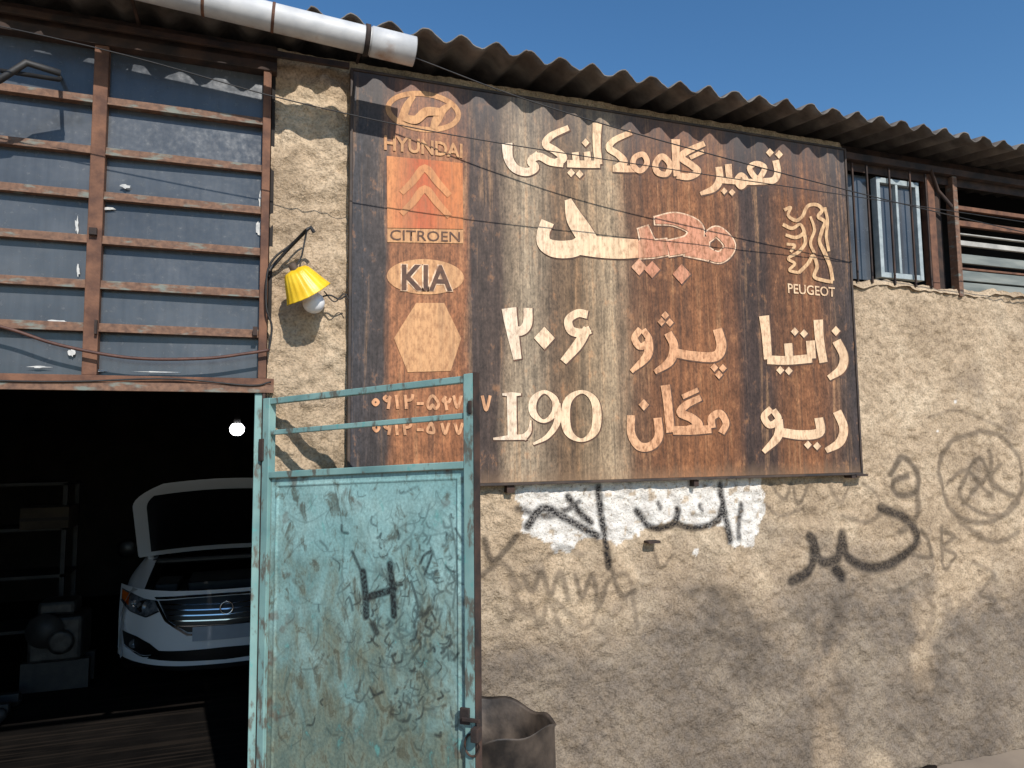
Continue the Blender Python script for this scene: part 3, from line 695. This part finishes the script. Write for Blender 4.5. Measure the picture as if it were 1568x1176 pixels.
# ------------------------------------------------------------------ drum
dm=empty("metal_drum")
M_drum=simple("sooty_drum",(42,38,36),(104,92,82),6,.6,.3,.4,.004)
cx,cy=.975,-.43
def wd(j,an):
    return (.012*math.sin(an*2+.6)+.006*math.sin(an*5), (.025*math.sin(an*2+1.)+.012*math.sin(an*7)) if j in(6,7,8) else 0)
lathe("shell",[(.27,0),(.27,.27),(.278,.285),(.27,.30),(.27,.56),(.278,.575),(.274,.82),(.282,.832),(.267,.82),(.262,.5),(.262,.02),(0,.02)],(cx,cy,0),(0,0,1),M_drum,dm,64,wd)
# ------------------------------------------------------------------ car
car=empty("parked_car")
CX,CY=-.20,3.14
M_cw=simple("white_car_paint",(224,226,229),(228,229,232),3,.22,0,0,.0,spec=.6)
M_cb=simple("black_trim",(12,12,13),(20,20,22),10,.4)
M_chr=simple("chrome",(200,202,205),(210,212,215),5,.15,1,0)
M_hl=simple("headlamp_glass",(60,64,70),(120,124,130),20,.08,0,0,spec=.8)
M_amb=simple("amber_lens",(200,90,20),(220,110,30),20,.2,0,0)
M_cgl=simple("car_glass",(12,14,16),(20,22,25),4,.06,0,0,spec=.7)
def fasc(x,z):
    a=min(abs(x)/.91,1.)
    y=.62*a**3.2+.05*a
    y+=.10*max(0,(z-.55)/.3)**1.6+.03*((.5-z)/.3)**2*(z<.5)
    return y
def surf(name,fn,nu,nv,mat,proud=0.,sm=True):
    v=[];f=[]
    for j in range(nv):
        for i in range(nu):
            x,z=fn(i/(nu-1),j/(nv-1));v.append((CX+x,CY+fasc(x,z)-proud,z))
    for j in range(nv-1):
        for i in range(nu-1):
            a=j*nu+i;f.append((a,a+1,a+nu+1,a+nu))
    return mobj(name,v,f,mat,car,sm)
def quadfn(pl):
    bt,tp=pl
    def ev(L,s):
        s*=len(L)-1;i=min(int(s),len(L)-2);t=s-i
        return (L[i][0]*(1-t)+L[i+1][0]*t,L[i][1]*(1-t)+L[i+1][1]*t)
    def fn(a,b):
        p=ev(bt,a);q=ev(tp,a);return (p[0]*(1-b)+q[0]*b,p[1]*(1-b)+q[1]*b)
    return fn
surf("front_bumper",lambda a,b:((2*a-1)*.91,.22+b*.60),60,24,M_cw)
surf("grille_opening",quadfn(([(-.46,.60),(-.30,.50),(0,.485),(.30,.50),(.46,.60)],[(-.54,.745),(-.3,.765),(0,.77),(.3,.765),(.54,.745)])),41,8,M_cb,.006)
for k in range(5):
    z=.55+k*.042;w=.40+k*.026
    surf("grille_slat",quadfn(([(-w,z),(0,z-.010),(w,z)],[(-w-.005,z+.009),(0,z-.001),(w+.005,z+.009)])),31,2,M_chr,.016)
surf("grille_surround",quadfn(([(-.56,.755),(-.3,.772),(0,.777),(.3,.772),(.56,.755)],[(-.58,.772),(-.3,.79),(0,.795),(.3,.79),(.58,.772)])),41,2,M_chr,.018)
for s in(-1,1):
    L=[(s*.55,.745),(s*.46,.60),(s*.30,.495)];L2=[(s*.575,.745),(s*.482,.59),(s*.31,.478)]
    surf("grille_side_chrome",quadfn((L,L2)) if s>0 else quadfn((L2,L)),20,2,M_chr,.018)
surf("grille_bottom_chrome",quadfn(([(-.31,.475),(0,.462),(.31,.475)],[(-.31,.493),(0,.48),(.31,.493)])),31,2,M_chr,.018)
surf("number_plate",quadfn(([(-.26,.43),(.26,.43)],[(-.26,.545),(.26,.545)])),21,2,simple("blank_plate",(150,158,170),(165,172,182),4,.5),.03)
lathe("badge_ring",[(.045,-.004),(.052,-.008),(.058,-.004),(.052,0)],(CX,CY+fasc(0,.67)-.02,.68),(0,1,0),M_chr,car,24)
surf("lower_intake",quadfn(([(-.62,.27),(0,.255),(.62,.27)],[(-.55,.345),(0,.36),(.55,.345)])),41,5,M_cb,.006)
surf("lower_lip",quadfn(([(-.86,.19),(0,.18),(.86,.19)],[(-.88,.222),(0,.222),(.88,.222)])),41,2,M_cb,.004)
for s in(-1,1):
    def S(L):return [(s*x,z) for x,z in L] if s>0 else [(s*x,z) for x,z in L][::-1]
    surf("headlamp",quadfn((S([(.54,.67),(.64,.615),(.80,.64),(.89,.70)]),S([(.56,.745),(.66,.75),(.78,.775),(.895,.79)]))),24,8,M_hl,.008)
    surf("headlamp_trim",quadfn((S([(.53,.66),(.64,.603),(.80,.628),(.90,.69)]),S([(.54,.67),(.64,.615),(.80,.64),(.89,.70)]))),24,2,M_cb,.007)
    surf("indicator",quadfn((S([(.81,.67),(.885,.71)]),S([(.81,.765),(.89,.78)]))),8,4,M_amb,.012)
    x=s*.67;lathe("projector",[(.0,.02),(.034,.012),(.045,-.002),(.05,-.004)],(CX+x,CY+fasc(x,.69)-.016,.692),(0,1,0),M_chr,car,20)
    x=s*.75;lathe("projector_small",[(.0,.02),(.02,.012),(.03,-.004)],(CX+x,CY+fasc(x,.69)-.016,.70),(0,1,0),M_chr,car,20)
    surf("fog_recess",quadfn((S([(.50,.33),(.66,.29),(.84,.34)]),S([(.60,.40),(.72,.44),(.86,.45)]))),16,5,M_cb,.007)
    x=s*.74;lathe("fog_lamp",[(.0,.01),(.028,.005),(.036,-.004)],(CX+x,CY+fasc(x,.37)-.016,.375),(0,1,0),M_hl,car,20)
    surf("fog_chrome",quadfn((S([(.50,.315),(.66,.275),(.84,.325)]),S([(.50,.328),(.66,.288),(.84,.338)]))),16,2,M_chr,.014)
def cb(name,lst,mat,bev=.02):
    return boxes(name,[(CX+a,CX+b,CY+c,CY+d,e,g) for a,b,c,d,e,g in lst],mat,car,bev)
cb("engine_bay",[(-.70,.70,.35,1.25,.35,.74),(-.35,.3,.5,1.1,.74,.83),(.35,.6,.5,.8,.74,.86),(-.62,-.42,.55,1.0,.74,.82)],M_cb)
prof=[(.42,.80),(.7,.86),(1.3,.95),(2.0,1.0),(3.6,1.02),(4.5,1.0),(4.72,.8)]
for s in(-1,1):
    v=[];f=[];nn=60
    for i in range(nn):
        y=.42+(4.72-.42)*i/(nn-1)
        zt=np.interp(y,[p[0] for p in prof],[p[1] for p in prof])
        zb=.24
        for wy in(1.0,3.75):
            d=abs(y-wy)
            if d<.37:zb=max(zb,.33+math.sqrt(.37**2-d*d))
        w=.88+.03*math.sin((y-.4)/4.3*math.pi)
        for j in range(7):
            q=j/6;z=zb+(zt-zb)*q;v.append((CX+s*(w-.10*q**4-.03*(1-q)**2),CY+y,z))
        v.append((CX+s*.68,CY+y,zt+.012))
    for i in range(nn-1):
        for j in range(7):
            a=i*8+j;f.append((a,a+8,a+9,a+1))
    mobj("body_side",v,f,M_cw,car,True)
    for wy in(1.0,3.75):
        lathe("tyre",[(.20,-.1),(.30,-.11),(.33,-.07),(.33,.07),(.30,.11),(.20,.1)],(CX+s*.78,CY+wy,.33),(1,0,0),M_cb,car,32)
        lathe("wheel_rim",[(0,s*.07),(.05,s*.08),(.19,s*.05),(.205,s*.10)],(CX+s*.78,CY+wy,.33),(1,0,0),M_chr,car,32)
v=[];f=[]
st_=[(1.25,.72,.96,.70),(1.35,.73,.98,.72),(2.05,.72,1.40,.56),(2.6,.72,1.46,.55),(3.4,.72,1.42,.54),(4.1,.70,1.05,.6),(4.6,.68,1.0,.6)]
for y,w,zt,wt in st_:
    for a,z in((-w,.95),(-wt,zt-.03),(-wt*.6,zt),(0,zt+.01),(wt*.6,zt),(wt,zt-.03),(w,.95)):v.append((CX+a,CY+y,z))
for i in range(len(st_)-1):
    for j in range(6):
        a=i*7+j;f.append((a,a+1,a+8,a+7))
mobj("windows_and_windscreen",v,f,M_cgl,car,True)
v=[];f=[]
for y,z,w in((2.05,1.415,.55),(2.6,1.475,.55),(3.4,1.435,.53)):
    for a in(-1,-.5,0,.5,1):v.append((CX+a*w,CY+y,z+.012*(1-a*a)))
for i in range(2):
    for j in range(4):a=i*5+j;f.append((a,a+1,a+6,a+5))
mobj("roof_panel",v,f,M_cw,car,True)
for s in(-1,1):
    tube("pillar",[(CX+s*.74,CY+1.28,.96),(CX+s*.57,CY+2.05,1.40),(CX+s*.55,CY+3.4,1.43),(CX+s*.62,CY+4.1,1.04)],.03,M_cw,car)
    lathe("mirror",[(0,-.03),(.07,-.028),(.10,.0),(.08,.05),(0,.07)],(CX+s*1.0,CY+1.65,1.02),(0,1,0),M_cb,car,20)
hy,hz=1.28,.985;ang=math.radians(42);HLn=1.08
def Hd(x,l,o):
    cam=.05*(1-(x/.8)**2)
    return (CX+x,CY+hy-l*math.cos(ang)-(o-cam)*math.sin(ang), hz+l*math.sin(ang)-(o-cam)*math.cos(ang))
def hw(l):
    q=l/HLn
    return .85-.02*q-(.26*max(0,(q-.72)/.28)**2.6)
def hoodsheet(name,off_,sc_,l0,l1,mat,n=26):
    v=[];f=[]
    for j in range(n):
        l=l0+(l1-l0)*j/(n-1)
        for i in range(25):
            x=(i/24*2-1)*hw(l)*sc_
            l2=l-.06*(x/.85)**2*(l/HLn)
            v.append(Hd(x,l2,off_))
    for j in range(n-1):
        for i in range(24):a=j*25+i;f.append((a,a+1,a+26,a+25))
    return mobj(name,v,f,mat,car,True)
hoodsheet("bonnet_skin",0.,1.,0,HLn,M_cw)
hoodsheet("bonnet_inner_frame",.022,.985,.01,HLn-.012,M_cw)
hoodsheet("bonnet_insulation",.034,.86,.10,HLn-.11,M_cb)
cb("cowl",[(-.72,.72,1.20,1.30,.90,.955)],M_cb)
# ------------------------------------------------------------------ garage contents
sh=empty("storage_shelf")
boxes("uprights",[(x,x+.04,y,y+.04,.012,1.7) for x in(-2.9,-1.75) for y in(4.6,5.1)],M_dark,sh)
boxes("boards",[(-2.9,-1.71,4.6,5.14,z,z+.03) for z in(.3,.8,1.25,1.68)],M_dark,sh)
M_card=simple("cardboard",(54,46,38),(70,60,48),5,.9)
cbx=empty("cardboard_box");boxes("carton",[(-2.05,-1.65,4.4,4.8,1.285,1.285+.2)],M_card,cbx,.006);boxes("tape",[(-2.052,-1.648,4.396,4.399,1.36,1.39)],M_inner,cbx)
eng=empty("engine_block")
M_eng=simple("greasy_aluminium",(34,34,34),(66,64,62),12,.5,.4,.4)
boxes("block",[(-1.75,-1.35,3.6,4.0,.25,.62),(-1.70,-1.42,3.66,3.94,.62,.74)],M_eng,eng,.03)
lathe("pulley",[(0,0),(.09,0),(.10,-.03),(.07,-.035),(0,-.03)],(-1.5,3.6,.42),(0,1,0),M_eng,eng,24)
lathe("flywheel",[(0,0),(.13,0),(.14,-.02),(0,-.02)],(-1.62,3.59,.52),(0,1,0),M_dark,eng,24)
boxes("stand",[(-1.8,-1.3,3.65,3.72,.012,.25),(-1.8,-1.3,3.88,3.95,.012,.25)],M_dark,eng)
tr=empty("trolley_jack")
boxes("frame",[(-2.3,-1.7,3.0,3.08,.06,.13),(-2.3,-1.7,3.25,3.33,.06,.13),(-2.3,-2.15,3.08,3.25,.06,.16)],M_dark,tr,.01)
tube("handle",[(-2.2,3.16,.15),(-1.9,3.05,.7),(-1.82,3.0,1.0)],.016,M_dark,tr)
for x in(-2.25,-1.75):
    for y in(2.96,3.33):lathe("castor",[(0,0),(.05,0),(.05,.03),(0,.03)],(x,y,.062),(0,1,0),M_dark,tr,16)
lb=empty("ceiling_bulb")
em=NT("lit_bulb");em.b.inputs["Emission Color"].default_value=(1,1,1,1);em.b.inputs["Emission Strength"].default_value=14
bx,bz=px_to_plane(363,657,6.6)
lathe("bulb",[(.0,.055),(.03,.05),(.052,.03),(.060,.005),(.055,-.02),(.035,-.045),(.0,-.05)],(bx,3.1,bz),(0,0,-1),em.m,lb,24)
lathe("cap",[(.0,.12),(.022,.12),(.03,.045),(.0,.045)],(bx,3.1,bz),(0,0,1),M_dark,lb,16)
tube("flex",[(bx,3.1,bz+.11),(bx,3.1,4.3)],.004,M_wire,lb)
# ------------------------------------------------------------------ light and camera
d=Vector((-.12,1,-.80)).normalized()
sl=bpy.data.lights.new("sun","SUN");sl.energy=4.7;sl.angle=math.radians(.5);sl.color=(1,.955,.895)
so=bpy.data.objects.new("sun",sl);COL.objects.link(so);so.rotation_euler=d.to_track_quat('-Z','Y').to_euler()
wl=bpy.data.worlds.new("World");sc.world=wl;wl.use_nodes=True
nt=wl.node_tree;bgn=nt.nodes["Background"];sk=nt.nodes.new("ShaderNodeTexSky");sk.sky_type='NISHITA';sk.sun_disc=False
sk.sun_elevation=math.asin(-d.z);sk.sun_rotation=math.atan2(-d.x,-d.y)
sk.altitude=300;sk.air_density=1.15;sk.dust_density=.1;sk.ozone_density=3.
hs=nt.nodes.new("ShaderNodeHueSaturation");hs.inputs["Saturation"].default_value=1.22
nt.links.new(sk.outputs[0],hs.inputs["Color"]);nt.links.new(hs.outputs[0],bgn.inputs[0]);bgn.inputs[1].default_value=.13
yaw,pit,rol=[math.radians(a) for a in(19.658,5.016,.647)]
F=Vector((math.sin(yaw)*math.cos(pit),math.cos(yaw)*math.cos(pit),math.sin(pit)))
R0=F.cross(Vector((0,0,1))).normalized();U0=R0.cross(F)
Rr=R0*math.cos(rol)-U0*math.sin(rol);Uu=U0*math.cos(rol)+R0*math.sin(rol)
cd=bpy.data.cameras.new("camera");cd.sensor_width=36;cd.lens=36*1100/1568;cd.clip_start=.05;cd.clip_end=2000
co=bpy.data.objects.new("camera",cd);COL.objects.link(co)
mm=Matrix(((Rr.x,Uu.x,-F.x,0),(Rr.y,Uu.y,-F.y,-3.5),(Rr.z,Uu.z,-F.z,2.0),(0,0,0,1)))
co.matrix_world=mm;sc.camera=co
sc.view_settings.view_transform='Standard';sc.view_settings.look='None';sc.view_settings.exposure=0
